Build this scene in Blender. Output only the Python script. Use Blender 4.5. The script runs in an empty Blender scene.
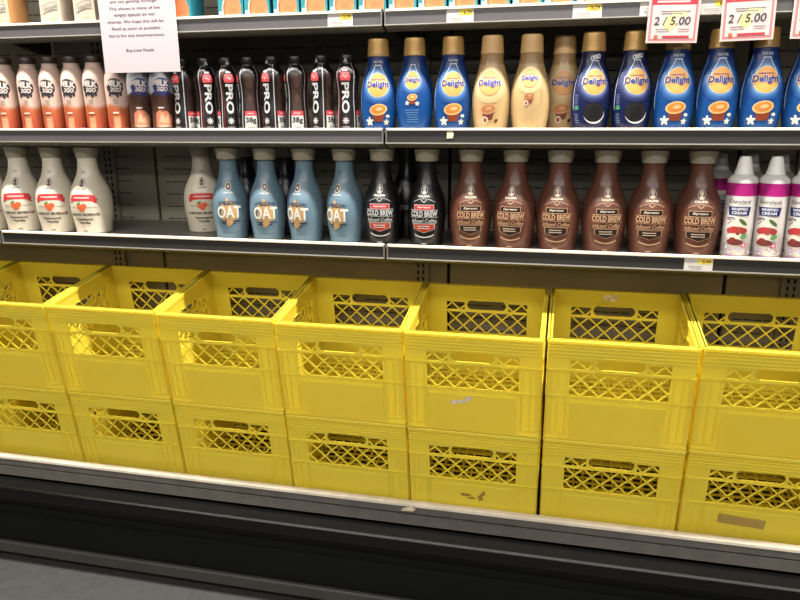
import bpy, bmesh, math, random
from mathutils import Vector, Matrix
random.seed(7)
D = bpy.data; SC = bpy.context.scene; COL = SC.collection
PI = math.pi; R = math.radians

# ------------------------------------------------------------------ colours and materials
def lin(c):
    return tuple((x/255/12.92) if x/255 <= .04045 else ((x/255+.055)/1.055)**2.4 for x in c[:3])

KI = .74
def ink(c): return (*[x*KI for x in lin(c)], 1)
def nodes_of(name):
    m = D.materials.new(name); m.use_nodes = True
    nt = m.node_tree; return m, nt, nt.nodes['Principled BSDF'], nt.nodes['Material Output']

def mat(name, c, rough=.45, metal=0., vary=.06, scale=25., bump=0., spec=.5, coat=0.):
    m, nt, b, out = nodes_of(name)
    n = nt.nodes.new('ShaderNodeTexNoise'); n.inputs['Scale'].default_value = scale; n.inputs['Detail'].default_value = 4
    tc = nt.nodes.new('ShaderNodeTexCoord'); nt.links.new(tc.outputs['Object'], n.inputs['Vector'])
    rp = nt.nodes.new('ShaderNodeValToRGB'); k = lin(c)
    rp.color_ramp.elements[0].position = .3; rp.color_ramp.elements[1].position = .7
    rp.color_ramp.elements[0].color = (*[max(0, x*(1-vary)) for x in k], 1)
    rp.color_ramp.elements[1].color = (*[min(1, x*(1+vary)) for x in k], 1)
    nt.links.new(n.outputs['Fac'], rp.inputs['Fac']); nt.links.new(rp.outputs['Color'], b.inputs['Base Color'])
    b.inputs['Roughness'].default_value = rough; b.inputs['Metallic'].default_value = metal
    b.inputs['Specular IOR Level'].default_value = spec; b.inputs['Coat Weight'].default_value = coat
    if bump:
        bp = nt.nodes.new('ShaderNodeBump'); bp.inputs['Strength'].default_value = bump; bp.inputs['Distance'].default_value = .002
        nt.links.new(n.outputs['Fac'], bp.inputs['Height']); nt.links.new(bp.outputs['Normal'], b.inputs['Normal'])
    return m

def ink_mat(name, rough=.4, spec=.5, coat=0.):
    m, nt, b, out = nodes_of(name)
    a = nt.nodes.new('ShaderNodeAttribute'); a.attribute_name = 'ink'
    n = nt.nodes.new('ShaderNodeTexNoise'); n.inputs['Scale'].default_value = 60
    mx = nt.nodes.new('ShaderNodeMapRange'); mx.inputs['To Min'].default_value = rough-.05; mx.inputs['To Max'].default_value = rough+.05
    nt.links.new(n.outputs['Fac'], mx.inputs['Value']); nt.links.new(mx.outputs['Result'], b.inputs['Roughness'])
    nt.links.new(a.outputs['Color'], b.inputs['Base Color'])
    b.inputs['Specular IOR Level'].default_value = spec; b.inputs['Coat Weight'].default_value = coat
    return m

def crate_mat():
    m, nt, b, out = nodes_of('yellow_crate_plastic')
    n = nt.nodes.new('ShaderNodeTexNoise'); n.inputs['Scale'].default_value = 9; n.inputs['Detail'].default_value = 6
    tc = nt.nodes.new('ShaderNodeTexCoord'); nt.links.new(tc.outputs['Object'], n.inputs['Vector'])
    rp = nt.nodes.new('ShaderNodeValToRGB'); e = rp.color_ramp.elements
    e[0].position = .3; e[0].color = (*lin(CRATE_A), 1); e[1].position = .7; e[1].color = (*lin(CRATE_B), 1)
    nt.links.new(n.outputs['Fac'], rp.inputs['Fac']); nt.links.new(rp.outputs['Color'], b.inputs['Base Color'])
    b.inputs['Roughness'].default_value = .42
    t = nt.nodes.new('ShaderNodeBsdfTranslucent'); nt.links.new(rp.outputs['Color'], t.inputs['Color'])
    mx = nt.nodes.new('ShaderNodeMixShader'); mx.inputs[0].default_value = .5
    nt.links.new(b.outputs[0], mx.inputs[1]); nt.links.new(t.outputs[0], mx.inputs[2]); nt.links.new(mx.outputs[0], out.inputs['Surface'])
    return m
CRATE_A, CRATE_B = (253, 238, 84), (254, 243, 98)

M = dict(
    crate=crate_mat(), ink=ink_mat('printed_ink', .38), paper=ink_mat('printed_paper', .75, .2), sleeve=ink_mat('printed_sleeve', .3, .5),
    steel=mat('grey_back_panel', (142, 136, 120), .5, .05, .05, 12), dark=mat('dark_slot', (10, 10, 10), .8),
    upright=mat('grey_upright', (138, 131, 117), .5, .2), deckm=mat('shelf_sheet', (118, 114, 106), .45, .1, .05, 18),
    railg=mat('grey_rail_strip', (82, 79, 81), .35, .1, .05, 8), raildim=mat('dim_reflection_rail_strip', (42, 40, 37), .4, .05, .05, 8),  # second is a darker copy: weaker reflection put into the strip colour
    lip=mat('white_rail_lip', (226, 212, 188), .35), liplow=mat('light_grey_rail_lip', (112, 108, 102), .4, .1),
    railb=mat('grey_rail_body', (84, 80, 74), .5), alu=mat('scuffed_aluminium', (98, 94, 88), .42, .35, .12, 30, .2), ledge=mat('pale_ledge_edge', (214, 202, 182), .35, 0, .14, 14),
    black=mat('black_bumper', (8, 8, 8), .24, 0, .15, 6, spec=.3), blackp=mat('black_case_panel', (10, 11, 11), .5, 0, .15, 5, spec=.2),
    kick=mat('grey_kick_strip', (62, 58, 55), .6, .1, .1, 9), pan=mat('dark_deck_pan', (30, 29, 27), .6),
    capgold=mat('gold_cap_plastic', (186, 146, 84), .28, .3, .05, 30), captan=mat('tan_cap_plastic', (206, 166, 108), .35, .05),
    capcream=mat('cream_cap_plastic', (134, 127, 110), .45), capblack=mat('black_cap_plastic', (26, 25, 27), .3),
    capbrown=mat('dark_brown_cap_plastic', (54, 38, 30), .4), nozzle=mat('white_nozzle_plastic', (236, 232, 226), .4),
    sticker=mat('torn_paper_sticker', (214, 200, 170), .8, 0, .3, 90), tape=mat('brown_tape', (168, 140, 66), .7, 0, .12, 60),
    dirt=mat('brown_smudge', (150, 122, 34), .8, 0, .3, 120), clip=mat('grey_clip', (130, 126, 120), .4, .3),
)
def floor_mat():
    m, nt, b, out = nodes_of('grey_vinyl_floor')
    n = nt.nodes.new('ShaderNodeTexNoise'); n.inputs['Scale'].default_value = 40; n.inputs['Detail'].default_value = 8
    tc = nt.nodes.new('ShaderNodeTexCoord'); nt.links.new(tc.outputs['Object'], n.inputs['Vector'])
    br = nt.nodes.new('ShaderNodeTexBrick'); br.offset = 0
    for k, v in (('Scale', 1), ('Mortar Size', .004), ('Brick Width', .305), ('Row Height', .305)): br.inputs[k].default_value = v
    rp = nt.nodes.new('ShaderNodeValToRGB'); rp.color_ramp.elements[0].color = (*lin((44, 44, 43)), 1); rp.color_ramp.elements[1].color = (*lin((62, 62, 61)), 1)
    nt.links.new(n.outputs['Fac'], rp.inputs['Fac']); nt.links.new(tc.outputs['Object'], br.inputs['Vector'])
    nt.links.new(rp.outputs['Color'], br.inputs['Color1']); nt.links.new(rp.outputs['Color'], br.inputs['Color2'])
    br.inputs['Mortar'].default_value = (*lin((50, 50, 49)), 1)
    nt.links.new(br.outputs['Color'], b.inputs['Base Color']); b.inputs['Roughness'].default_value = .5
    return m
M['floor'] = floor_mat()

# ------------------------------------------------------------------ objects
def link(name, me, parent=None, loc=(0, 0, 0)):
    o = D.objects.new(name, me); COL.objects.link(o); o.location = loc
    if parent: o.parent = parent
    return o
def thing(name, label, cat, loc=(0, 0, 0), rot=(0, 0, 0), group=None):
    o = D.objects.new(name, None); COL.objects.link(o); o.location = loc; o.rotation_euler = rot
    o.empty_display_size = .05
    return tag(o, label, cat, group)
def tag(o, label, cat, group=None):
    o['label'] = label; o['category'] = cat
    if group: o['group'] = group
    return o
def clone(root, label, loc, rot=None):
    def cp(o, par):
        c = o.copy(); COL.objects.link(c)
        if par: c.parent = par
        for k in o.children: cp(k, c)
        return c
    r = cp(root, None); r.location = loc; r['label'] = label
    if rot is not None: r.rotation_euler = rot
    return r

class MB:
    """collects shapes into one bmesh"""
    def __init__(s): s.bm = bmesh.new()
    def box(s, x0, x1, y0, y1, z0, z1, tf=None):
        v = [s.bm.verts.new(Vector(p) if tf is None else tf @ Vector(p)) for p in
             ((x0, y0, z0), (x1, y0, z0), (x1, y1, z0), (x0, y1, z0), (x0, y0, z1), (x1, y0, z1), (x1, y1, z1), (x0, y1, z1))]
        for f in ((3, 2, 1, 0), (4, 5, 6, 7), (0, 1, 5, 4), (1, 2, 6, 5), (2, 3, 7, 6), (3, 0, 4, 7)): s.bm.faces.new([v[i] for i in f])
        return s
    def prism(s, pts, a0, a1, axis='x'):
        """closed polygon extruded: axis x -> pts are (y,z); axis y -> pts are (x,z)"""
        def P(p, a): return (a, p[0], p[1]) if axis == 'x' else (p[0], a, p[1])
        A = [s.bm.verts.new(P(p, a0)) for p in pts]; B = [s.bm.verts.new(P(p, a1)) for p in pts]
        n = len(pts)
        for i in range(n): s.bm.faces.new((A[i], A[(i+1) % n], B[(i+1) % n], B[i]))
        s.bm.faces.new(A[::-1]); s.bm.faces.new(B); return s
    def build(s, name, m, parent=None, loc=(0, 0, 0), bevel=0., smooth=False):
        bmesh.ops.recalc_face_normals(s.bm, faces=s.bm.faces)
        me = D.meshes.new(name); s.bm.to_mesh(me); s.bm.free(); me.materials.append(m)
        if smooth: me.polygons.foreach_set('use_smooth', [True]*len(me.polygons))
        o = link(name, me, parent, loc)
        if bevel:
            b = o.modifiers.new('bevel', 'BEVEL'); b.width = bevel; b.segments = 2; b.limit_method = 'ANGLE'
        return o

# ------------------------------------------------------------------ lathed bodies
def smoothed(prof, n):
    """Catmull-Rom through (z, r) points, n samples per span"""
    out = []
    for i in range(len(prof)-1):
        p0 = prof[max(i-1, 0)]; p1 = prof[i]; p2 = prof[i+1]; p3 = prof[min(i+2, len(prof)-1)]
        for k in range(n):
            t = k/n
            out.append(tuple(.5*((2*b)+(-a+c)*t+(2*a-5*b+4*c-d)*t*t+(-a+3*b-3*c+d)*t**3) for a, b, c, d in zip(p0, p1, p2, p3)))
    out.append(prof[-1]); return out

def lathe(prof, seg=40, ys=1., colour=None, close=True, ribs=0, rib=0.):
    """mesh of revolution; colour(z, theta) paints the printed sleeve"""
    bm = bmesh.new(); rings = []
    for z, r in prof:
        row = []
        for j in range(seg):
            a = 2*PI*j/seg; rr = r*(1+(rib if (ribs and j % 2) else 0))
            row.append(bm.verts.new((rr*math.sin(a), -rr*math.cos(a)*ys, z)))
        rings.append(row)
    for i in range(len(rings)-1):
        for j in range(seg):
            bm.faces.new((rings[i][j], rings[i][(j+1) % seg], rings[i+1][(j+1) % seg], rings[i+1][j]))
    if close: bm.faces.new(rings[0][::-1]); bm.faces.new(rings[-1])
    bmesh.ops.recalc_face_normals(bm, faces=bm.faces)
    if colour:
        lay = bm.loops.layers.float_color.new('ink')
        for f in bm.faces:
            for l in f.loops:
                z = l.vert.co.z; a = math.atan2(l.vert.co.x, -l.vert.co.y)
                l[lay] = ink(colour(z, a))
    for f in bm.faces: f.smooth = len(f.verts) == 4
    me = D.meshes.new('lathe'); bm.to_mesh(me); bm.free(); return me

def radius_fn(prof):
    def f(z):
        if z <= prof[0][0]: return prof[0][1]
        for (za, ra), (zb, rb) in zip(prof, prof[1:]):
            if za <= z <= zb: return ra+(rb-ra)*(z-za)/max(zb-za, 1e-9)
        return prof[-1][1]
    return f

# ------------------------------------------------------------------ printed art
_tx = {}
def text_mesh(s, bold, shear, res=3):
    k = (s, bold, shear)
    if k not in _tx:
        c = D.curves.new('t', 'FONT'); c.body = s; c.size = 1; c.offset = bold; c.shear = shear; c.resolution_u = res; c.align_x = 'CENTER'
        o = D.objects.new('t', c); COL.objects.link(o)
        me = D.meshes.new_from_object(o); D.objects.remove(o); D.curves.remove(c)
        xs = [v.co.x for v in me.vertices]; ys = [v.co.y for v in me.vertices]
        _tx[k] = (me, min(xs), max(xs), min(ys), max(ys))
    return _tx[k]

class Art:
    def __init__(s): s.items = {'label': [], 'lettering': []}
    def poly(s, pts, col, lay=0, where='label'):
        bm = bmesh.new(); vs = [bm.verts.new((p[0], p[1], 0)) for p in pts]; bm.faces.new(vs)
        bmesh.ops.triangulate(bm, faces=bm.faces); s.items[where].append((bm, col, lay)); return s
    def rect(s, cu, cv, w, h, col, lay=0, skew=0., where='label'):
        return s.poly([(cu-w/2, cv-h/2-skew), (cu+w/2, cv-h/2+skew), (cu+w/2, cv+h/2+skew), (cu-w/2, cv+h/2-skew)], col, lay, where)
    def oval(s, cu, cv, ru, rv, col, lay=0, n=24, a0=0., a1=360., where='label', rot=0.):
        c, q = math.cos(R(rot)), math.sin(R(rot)); P = []
        for k in range(n + (0 if a1-a0 >= 360 else 1)):
            a = R(a0+(a1-a0)*k/n); x, y = ru*math.cos(a), rv*math.sin(a); P.append((cu+x*c-y*q, cv+x*q+y*c))
        return s.poly(P, col, lay, where)
    def ring(s, cu, cv, ru, rv, wd, col, lay=0, a0=0., a1=360., n=28, where='label'):
        for k in range(n):
            a, b = R(a0+(a1-a0)*k/n), R(a0+(a1-a0)*(k+1)/n)
            s.poly([(cu+ru*math.cos(a), cv+rv*math.sin(a)), (cu+(ru+wd)*math.cos(a), cv+(rv+wd)*math.sin(a)),
                    (cu+(ru+wd)*math.cos(b), cv+(rv+wd)*math.sin(b)), (cu+ru*math.cos(b), cv+rv*math.sin(b))], col, lay, where)
        return s
    def stroke(s, pts, wd, col, lay=0, where='label'):
        for (a, b), (c, d) in zip(pts, pts[1:]):
            L = math.hypot(c-a, d-b) or 1; nx, ny = -(d-b)/L*wd/2, (c-a)/L*wd/2
            s.poly([(a-nx, b-ny), (c-nx, d-ny), (c+nx, d+ny), (a+nx, b+ny)], col, lay, where)
        return s
    def text(s, t, cu, cv, w, h, col, lay=2, bold=.012, shear=0., rot=0., where='lettering', curve=0.):
        me, x0, x1, y0, y1 = text_mesh(t, bold, shear); bm = bmesh.new(); bm.from_mesh(me)
        sx = w/(x1-x0); sy = h/(y1-y0); c, q = math.cos(R(rot)), math.sin(R(rot))
        for v in bm.verts:
            x = (v.co.x-(x0+x1)/2)*sx; y = (v.co.y-(y0+y1)/2)*sy + curve*((2*x/w)**2)
            v.co = (cu+x*c-y*q, cv+x*q+y*c, 0)
        s.items[where].append((bm, col, lay)); return s
    def lines(s, cu, cv, w, n, gap, th, col, lay=2, seed=1):
        rd = random.Random(seed)
        for k in range(n): s.rect(cu+rd.uniform(-.06, .06)*w, cv-k*gap, w*rd.uniform(.7, 1), th, col, lay)
        return s
    def build(s, fn, parent, m, du=.004, dv=.006, flip=False, name='front_label'):
        """fn(u, v, layer) -> point; label is a part, its lettering a sub-part"""
        made = None
        for where, nm in (('label', name), ('lettering', 'lettering')):
            if not s.items[where]: continue
            big = bmesh.new(); lay = big.loops.layers.float_color.new('ink')
            for bm, col, ly in s.items[where]:
                us = [v.co.x for v in bm.verts]; vs = [v.co.y for v in bm.verts]
                for ax, lo, hi, st in ((0, min(us), max(us), du), (1, min(vs), max(vs), dv)):
                    if not st: continue
                    k = math.floor(lo/st)+1
                    while k*st < hi-1e-6:
                        co = [0, 0, 0]; co[ax] = k*st; no = [0, 0, 0]; no[ax] = 1
                        bmesh.ops.bisect_plane(bm, geom=bm.verts[:]+bm.edges[:]+bm.faces[:], plane_co=co, plane_no=no); k += 1
                mp = {v: big.verts.new(fn(v.co.x, v.co.y, ly)) for v in bm.verts}
                for f in bm.faces:
                    try: g = big.faces.new([mp[v] for v in f.verts])
                    except ValueError: continue
                    for l, src in zip(g.loops, f.loops):
                        c = col(src.vert.co.x, src.vert.co.y) if callable(col) else col
                        l[lay] = ink(c)
                bm.free()
            me = D.meshes.new(nm); big.to_mesh(me); big.free(); me.materials.append(m)
            made = link(nm, me, made or parent)
        return made
def wrap(rf, ys=1., rot=0., off=.0005):
    R0 = max(rf(k*.004) for k in range(60))
    def fn(u, v, lay):
        a = u/R0+rot; r = rf(v)+off+lay*.00022
        return (r*math.sin(a), -r*math.cos(a)*ys, v)
    return fn
def flat(off=.0004, y=0.):
    return lambda u, v, lay: (u, y-off-lay*.0002, v)

def bottle(name, label, cat, group, prof, cap_prof, body_mat, cap_mat, art, colour=None, ys=1., rot=0., ribs=0, rib=0., label_rot=0., extra=None, cap_name='cap'):
    t = thing(name, label, cat, group=group)
    sp = smoothed(prof, 5)
    me = lathe(sp, 44, ys, colour); me.materials.append(body_mat); link('body', me, t)
    cm = lathe(smoothed(cap_prof, 2), 48, ys if ribs == 0 else 1., None, True, ribs, rib); cm.materials.append(cap_mat); link(cap_name, cm, t)
    if art: art.build(wrap(radius_fn(sp), ys, label_rot), t, M['ink'])
    if extra: extra(t, radius_fn(sp))
    return t
EYE = Vector((.3555, -1.5757))
def facing(x, y, turn):
    """heading of a bottle whose label is turned by `turn` degrees from someone standing mid-aisle"""
    return (0, 0, math.atan2(EYE.x-x, y-EYE.y)+R(turn))
ORD = ['first', 'second', 'third', 'fourth', 'fifth', 'sixth', 'seventh', 'eighth', 'ninth', 'tenth', 'eleventh', 'twelfth', 'thirteenth', 'fourteenth']

# ================================================================== THE SETTING AND THE CASE
FZ = -.812
fl = MB().box(-3.5, 3.0, -3.6, .6, FZ-.02, FZ).build('floor', M['floor']); fl['kind'] = 'structure'

TILT = .1586
TM = Matrix.Rotation(TILT, 4, 'X')
XA, XB = -2.4, 2.2
case = thing('refrigerated_case', 'long open refrigerated shelf case with black bumper front and pale ledge rail', 'display case', (0, 0, FZ))
def cz(mb, name, m, bevel=0.):
    return mb.build(name, m, case, (0, 0, -FZ), bevel)
# back panels, each with pressed air slots, between dark gaps
WALL = .43
edges = [XA, -1.88, -.89, .038, .794, 1.72, XB]
for a, b in zip(edges, edges[1:]):
    s = MB().box(a+.005, b-.005, WALL, WALL+.02, -.55, 1.6); x = a+.03
    while x+.1 < b:
        for k in range(45):
            z = -.204+k*.0385
            if z < 1.5 and not .02 < z < .165:
                for q in range(4): s.box(x+q*.026, x+q*.026+.022, WALL-.0006, WALL+.002, z, z+.0026)
        x += .128
    o = cz(s, 'back_panel', M['steel']); o.data.materials.append(M['dark'])
    for f in o.data.polygons[6:]: f.material_index = 1
cz(MB().box(XA, XB, WALL+.02, WALL+.03, -.55, 1.6), 'rear_wall', M['dark'])
for x in (-2.05, -1.05, -.043, .955, 1.95):
    s = MB().box(x-.024, x+.024, WALL-.012, WALL-.001, -.5, 1.6); z = -.2
    while z < 1.5:
        for q in (-.008, .008): s.box(x+q-.003, x+q+.003, WALL-.0126, WALL-.006, z, z+.012)
        z += .02
    o = cz(s, 'upright', M['upright']); o.data.materials.append(M['dark'])
    for f in o.data.polygons[6:]: f.material_index = 1
# tilted deck pan under the crates
mb = MB(); mb.box(XA, XB, -.012, .345, -.566, -.553)
for v in mb.bm.verts: v.co = TM @ v.co
cz(mb, 'deck_pan', M['pan'])
# ledge rail in front of the crates
cz(MB().prism([(.0605, -.4955), (.0605, -.4935), (.0475, -.4935), (.0435, -.497), (.043, -.5035), (.0605, -.5035)], XA, XB), 'ledge_edge', M['ledge'])
cz(MB().prism([(.0605, -.5038), (.0445, -.5038), (.0425, -.5215), (.0465, -.5235), (.0605, -.5235)], XA, XB), 'ledge_rail', M['alu'])
cz(MB().prism([(.0605, -.526), (.0415, -.526), (.0385, -.5535), (.0425, -.5565), (.0605, -.5565)], XA, XB), 'lower_rail', M['alu'])
# black bumper and kick panel
arc = [(-.022+.009*math.cos(R(a)), -.562+.009*math.sin(R(a))) for a in range(95, 195, 12)]
cz(MB().prism([(.06, -.62), (.06, -.575), (.02, -.558)]+arc+[(-.026, -.59), (-.012, -.612), (.0, -.63), (.06, -.63)], XA, XB), 'bumper', M['black'], 0.)
cz(MB().prism([(.06, -.631), (.004, -.631), (.006, -.66), (-.002, -.664), (.0, -.752), (.06, -.752)], XA, XB), 'front_panel', M['blackp'])
cz(MB().prism([(.06, -.753), (-.008, -.753), (-.012, -.757), (-.012, -.786), (.02, -.79), (.06, -.79)], XA, XB), 'kick_strip', M['kick'])
cz(MB().box(XA, XB, .03, .06, FZ, -.79), 'toe_kick', M['dark'])
cz(MB().box(XA, XB, .062, WALL+.03, -.70, -.645), 'case_base', M['dark'])

# ---- shelves: three levels and an added one above, sections butted at the uprights
SECT = [(-2.2, -1.213), (-1.207, -.0755), (-.0695, 1.02), (1.026, 2.1)]
LEV = {'bottom': .182, 'middle': .4657, 'top': .733, 'unseen': 1.03}  # last level is added out of view to shade the top goods
def shelf(level, i, x0, x1, z, strip):
    where = ('left end', 'left', 'right', 'right end')[i]
    t = thing('shelf', f'{level} shelf of the case, {where} section, grey sheet with a price rail', 'shelf', ((x0+x1)/2, WALL, z), group=None)
    h = (x1-x0)/2
    def sb(mb, name, m, bev=0.): return mb.build(name, m, t, (0, -WALL, 0), bev)
    sb(MB().box(-h, h, .126, WALL-.0007, -.012, -.0062), 'shelf_sheet', M['deckm'])
    rail = sb(MB().prism([(.126, -.0065), (.1205, -.0065), (.1195, -.034), (.1295, -.042), (.142, -.047), (.142, -.044), (.131, -.0395), (.126, -.034)], -h, h), 'price_rail', M['railb'])
    MB().prism([(.1275, -.0062), (.1275, -.0002), (.1165, 0), (.115, -.0018), (.115, -.005), (.117, -.0062)], -h, h).build('rail_lip', M['lip'], rail, (0, 0, 0))
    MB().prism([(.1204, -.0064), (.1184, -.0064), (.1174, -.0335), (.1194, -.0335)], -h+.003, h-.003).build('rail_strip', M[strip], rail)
    MB().prism([(.1195, -.0336), (.1135, -.0336), (.1128, -.0358), (.1145, -.0375), (.1225, -.0375)], -h, h).build('rail_foot', M['liplow'], rail)
    for s in (-1, 1):
        MB().box(s*h-.003 if s > 0 else -h, h if s > 0 else -h+.003, .1145, .1265, -.0375, -.0001).build('end_trim', M['liplow'] , rail)
        sb(MB().prism([(.2, -.0122), (WALL-.014, -.0122), (WALL-.014, -.055), (.38, -.055), (.21, -.022)], s*(h-.004)-.0015, s*(h-.004)+.0015), 'bracket', M['railb'])
    return t
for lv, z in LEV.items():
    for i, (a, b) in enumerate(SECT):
        shelf(lv, i, a, b, z, {'bottom': 'raildim', 'middle': 'railg' if i < 2 else 'raildim', 'top': 'railg', 'unseen': 'railg'}[lv])
ZB, ZM, ZT = LEV['bottom']-.0061, LEV['middle']-.0061, LEV['top']-.0061

# ================================================================== MILK CRATES
CW, CD, CH = .325, .305, .28
def wall_mesh(W):
    """one lattice wall in the x-z plane, outer face at y=0, inner at y=.004"""
    mb = MB(); h = W/2; T = .0036
    lw, l0, l1, l2, tz = W*.34, .135, .199, .205, .236
    mb.box(-h, h, 0, T, tz, CH); mb.box(-h, -lw, 0, T, .012, tz); mb.box(lw, h, 0, T, .012, tz)
    mb.box(-lw, lw, 0, T, .012, l0); mb.box(-lw, lw, 0, T, l1, l2)
    hw = W*.165
    mb.box(-lw, -hw-.006, 0, T, .229, tz); mb.box(hw+.006, lw, 0, T, .229, tz)
    # rounded hand hole
    zc, hr = (l2+tz)/2, (tz-l2)/2-.001; n = 8
    for s in (-1, 1):
        ox = s*(hw+.006)
        for k in range(n):
            a, b = -90+180*k/n, -90+180*(k+1)/n
            P = []
            for ang in (a, b): P.append((s*(hw-hr+hr*math.cos(R(ang))), zc+hr*math.sin(R(ang))))
            Q = [(ox, min(max(zc+(hr+.001)*math.tan(max(min(R(ang), 1.2), -1.2)), l2), tz)) for ang in (a, b)]
            if k in (0,): Q[0] = (s*(hw-hr), l2)
            if k in (n-1,): Q[1] = (s*(hw-hr), tz)
            mb.prism([P[0], P[1], Q[1], Q[0]], 0, T, 'y')
    for sgn in (-1, 1): pass
    # rim round the hand hole, slightly proud
    for s in (1,):
        mb.box(-hw+hr, hw-hr, -.002, T+.002, l2-.003, l2+.001); mb.box(-hw+hr, hw-hr, -.002, T+.002, tz-.001, tz+.003)
    # diagonal lattice bars
    pit, bw = W*.132, .0033
    def bars(x0, x1, z0, z1, ph):
        for sg in (-1, 1):
            k = -20
            while k < 21:
                c = ph+k*pit
                # line x = c + sg*(z-z0)*1.0
                za, zb = z0, z1; pts = []
                def X(z): return c+sg*(z-z0)
                lo, hi = z0, z1
                if sg > 0: lo = max(lo, z0+(x0-c)); hi = min(hi, z0+(x1-c))
                else: lo = max(lo, z0+(c-x1)); hi = min(hi, z0+(c-x0))
                if hi-lo > .004:
                    w = bw*.7
                    mb.prism([(X(lo)-w, lo), (X(lo)+w, lo), (X(hi)+w, hi), (X(hi)-w, hi)], .0002, T-.0002, 'y')
                k += 1
    bars(-lw, lw, l0, l1, 0)
    bars(-lw, -hw-.006, l2, .229, .012); bars(hw+.006, lw, l2, .229, -.012)
    # rims, ribs and corner columns on the outside
    mb.prism([(-.0035, CH-.009), (.0075, CH-.009), (.0075, CH-.0015), (.006, CH), (-.002, CH), (-.0035, CH-.0015)], -h, h)
    for z in (.2615, .2525, .2435, .2345): mb.box(-h, h, -.0011, .0005, z, z+.0026)
    for z, d in ((l1+.001, .003), (l0-.004, .003), (.012, .002)): mb.box(-h, h, -d, .0005, z, z+.004)
    for s in (-1, 1):
        for u0, u1 in ((h-.012, h-.001), (lw+.006, lw+.009), (h-.026, h-.023)):
            a, b = sorted((s*u0, s*u1)); mb.box(a, b, -.002, .0005, .03, l0-.004)
            mb.box(a, b, -.0014, .0005, l0, l1)
        a, b = sorted((s*(lw+.006), s*(h-.004))); mb.box(a, b, -.0025, .0005, .028, .032)
    mb.box(-lw+.004, lw-.004, -.0012, .0005, .016, .118)
    return mb

def crate_proto(label):
    t = thing('milk_crate', label, 'crate', group='yellow milk crates stacked two high')
    fr = wall_mesh(CW).build('lattice_wall', M['crate'], t)
    sd = wall_mesh(CD-.008).build('lattice_wall', M['crate'], t)
    bk = link('lattice_wall', fr.data, t); bk.rotation_euler.z = PI; bk.location = (0, CD, 0)
    sd.rotation_euler.z = PI/2; sd.location = (CW/2, CD/2, 0)
    s2 = link('lattice_wall', sd.data, t); s2.rotation_euler.z = -PI/2; s2.location = (-CW/2, CD/2, 0)
    g = MB(); a, b = CW/2-.004, CD-.004
    nx, ny = 12, 13
    for k in range(nx+1):
        x = -a+2*a*k/nx; g.box(x-.0024, x+.0024, .004, b, .0125, .017)
    for k in range(ny+1):
        y = .004+(b-.004)*k/ny; g.box(-a, a, y-.0026, y+.0026, .0125, .0168)
    for x0, x1, y0, y1 in ((-a+.006, a-.006, .01, .014), (-a+.006, a-.006, CD-.014, CD-.01), (-a+.006, -a+.01, .014, CD-.014), (a-.01, a-.006, .014, CD-.014)):
        g.box(x0, x1, y0, y1, .0022, .0125)
    g.build('base_grid', M['crate'], t)
    return t
CX = [-1.508, -1.173, -.8386, -.5017, -.1675, .1655, .5035, .8385]
CYO = [.008, .008, .008, .003, -.006, -.011, -.005, .003]
NAMES = ['left of the picture edge', 'at the left picture edge', 'second from the left edge', 'third from the left edge',
         'fourth from the left edge', 'left of the black gap', 'right of the black gap', 'at the right picture edge']
def crate_loc(i, z): return TM @ Vector((CX[i], CYO[i], z))
EXTRA = {('upper', 5): ', torn sticker on front', ('lower', 5): ', brown scuffs on front', ('lower', 7): ', tape strip on front', ('upper', 6): ', sticker inside back wall'}
proto = None; crates = {}
for tier, z in (('upper', -.28), ('lower', -.5505)):
    for i in range(8):
        lab = f'yellow milk crate, {tier} in the stack {NAMES[i]}'+EXTRA.get((tier, i), '')
        loc = crate_loc(i, z)
        if proto is None:
            proto = crate_proto(lab); proto.location = loc; proto.rotation_euler = (TILT, 0, 0); c = proto
        else: c = clone(proto, lab, loc, (TILT, 0, 0))
        crates[tier, i] = c
def patch(c, name, m, pts, y, lab=None):
    mb = MB(); mb.prism(pts, y-.0006, y, 'y'); o = mb.build(name, m, c)
    if lab: o['label'] = lab
def blob(cx, cz_, rx, rz, n=14, seed=1, jag=.25):
    rd = random.Random(seed); return [(cx+rx*math.cos(2*PI*k/n)*(1+rd.uniform(-jag, jag)), cz_+rz*math.sin(2*PI*k/n)*(1+rd.uniform(-jag, jag))) for k in range(n)]
patch(crates['upper', 5], 'sticker_remnant', M['sticker'], [(-.056, .098), (-.02, .104), (-.012, .114), (0, .116), (-.004, .104), (-.018, .096), (-.05, .089)], -.0012, 'torn pale sticker remnant')
patch(crates['upper', 6], 'sticker_remnant', M['sticker'], [(-.03, .252), (.004, .25), (.004, .268), (-.03, .27)], CD-.0037, 'pale sticker on inner back wall')
patch(crates['lower', 7], 'tape_strip', M['tape'], [(-.078, .079), (.028, .072), (.03, .098), (-.076, .106)], -.0012, 'faded brown tape strip')
for q, (a, b, c_, d) in enumerate(((-.018, .088, .012, .004), (.022, .083, .006, .012), (.03, .096, .004, .008), (.0, .079, .01, .003))):
    patch(crates['lower', 5], 'smudge', M['dirt'], blob(a, b, c_, d, 12, q, .5), -.0012, 'brown scuff mark')

# ================================================================== PRODUCTS
FY = .1285      # front line of the products, just behind the rail lip
def P(h, R0, pts): return [(h*a, R0*b) for a, b in pts]

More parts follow.
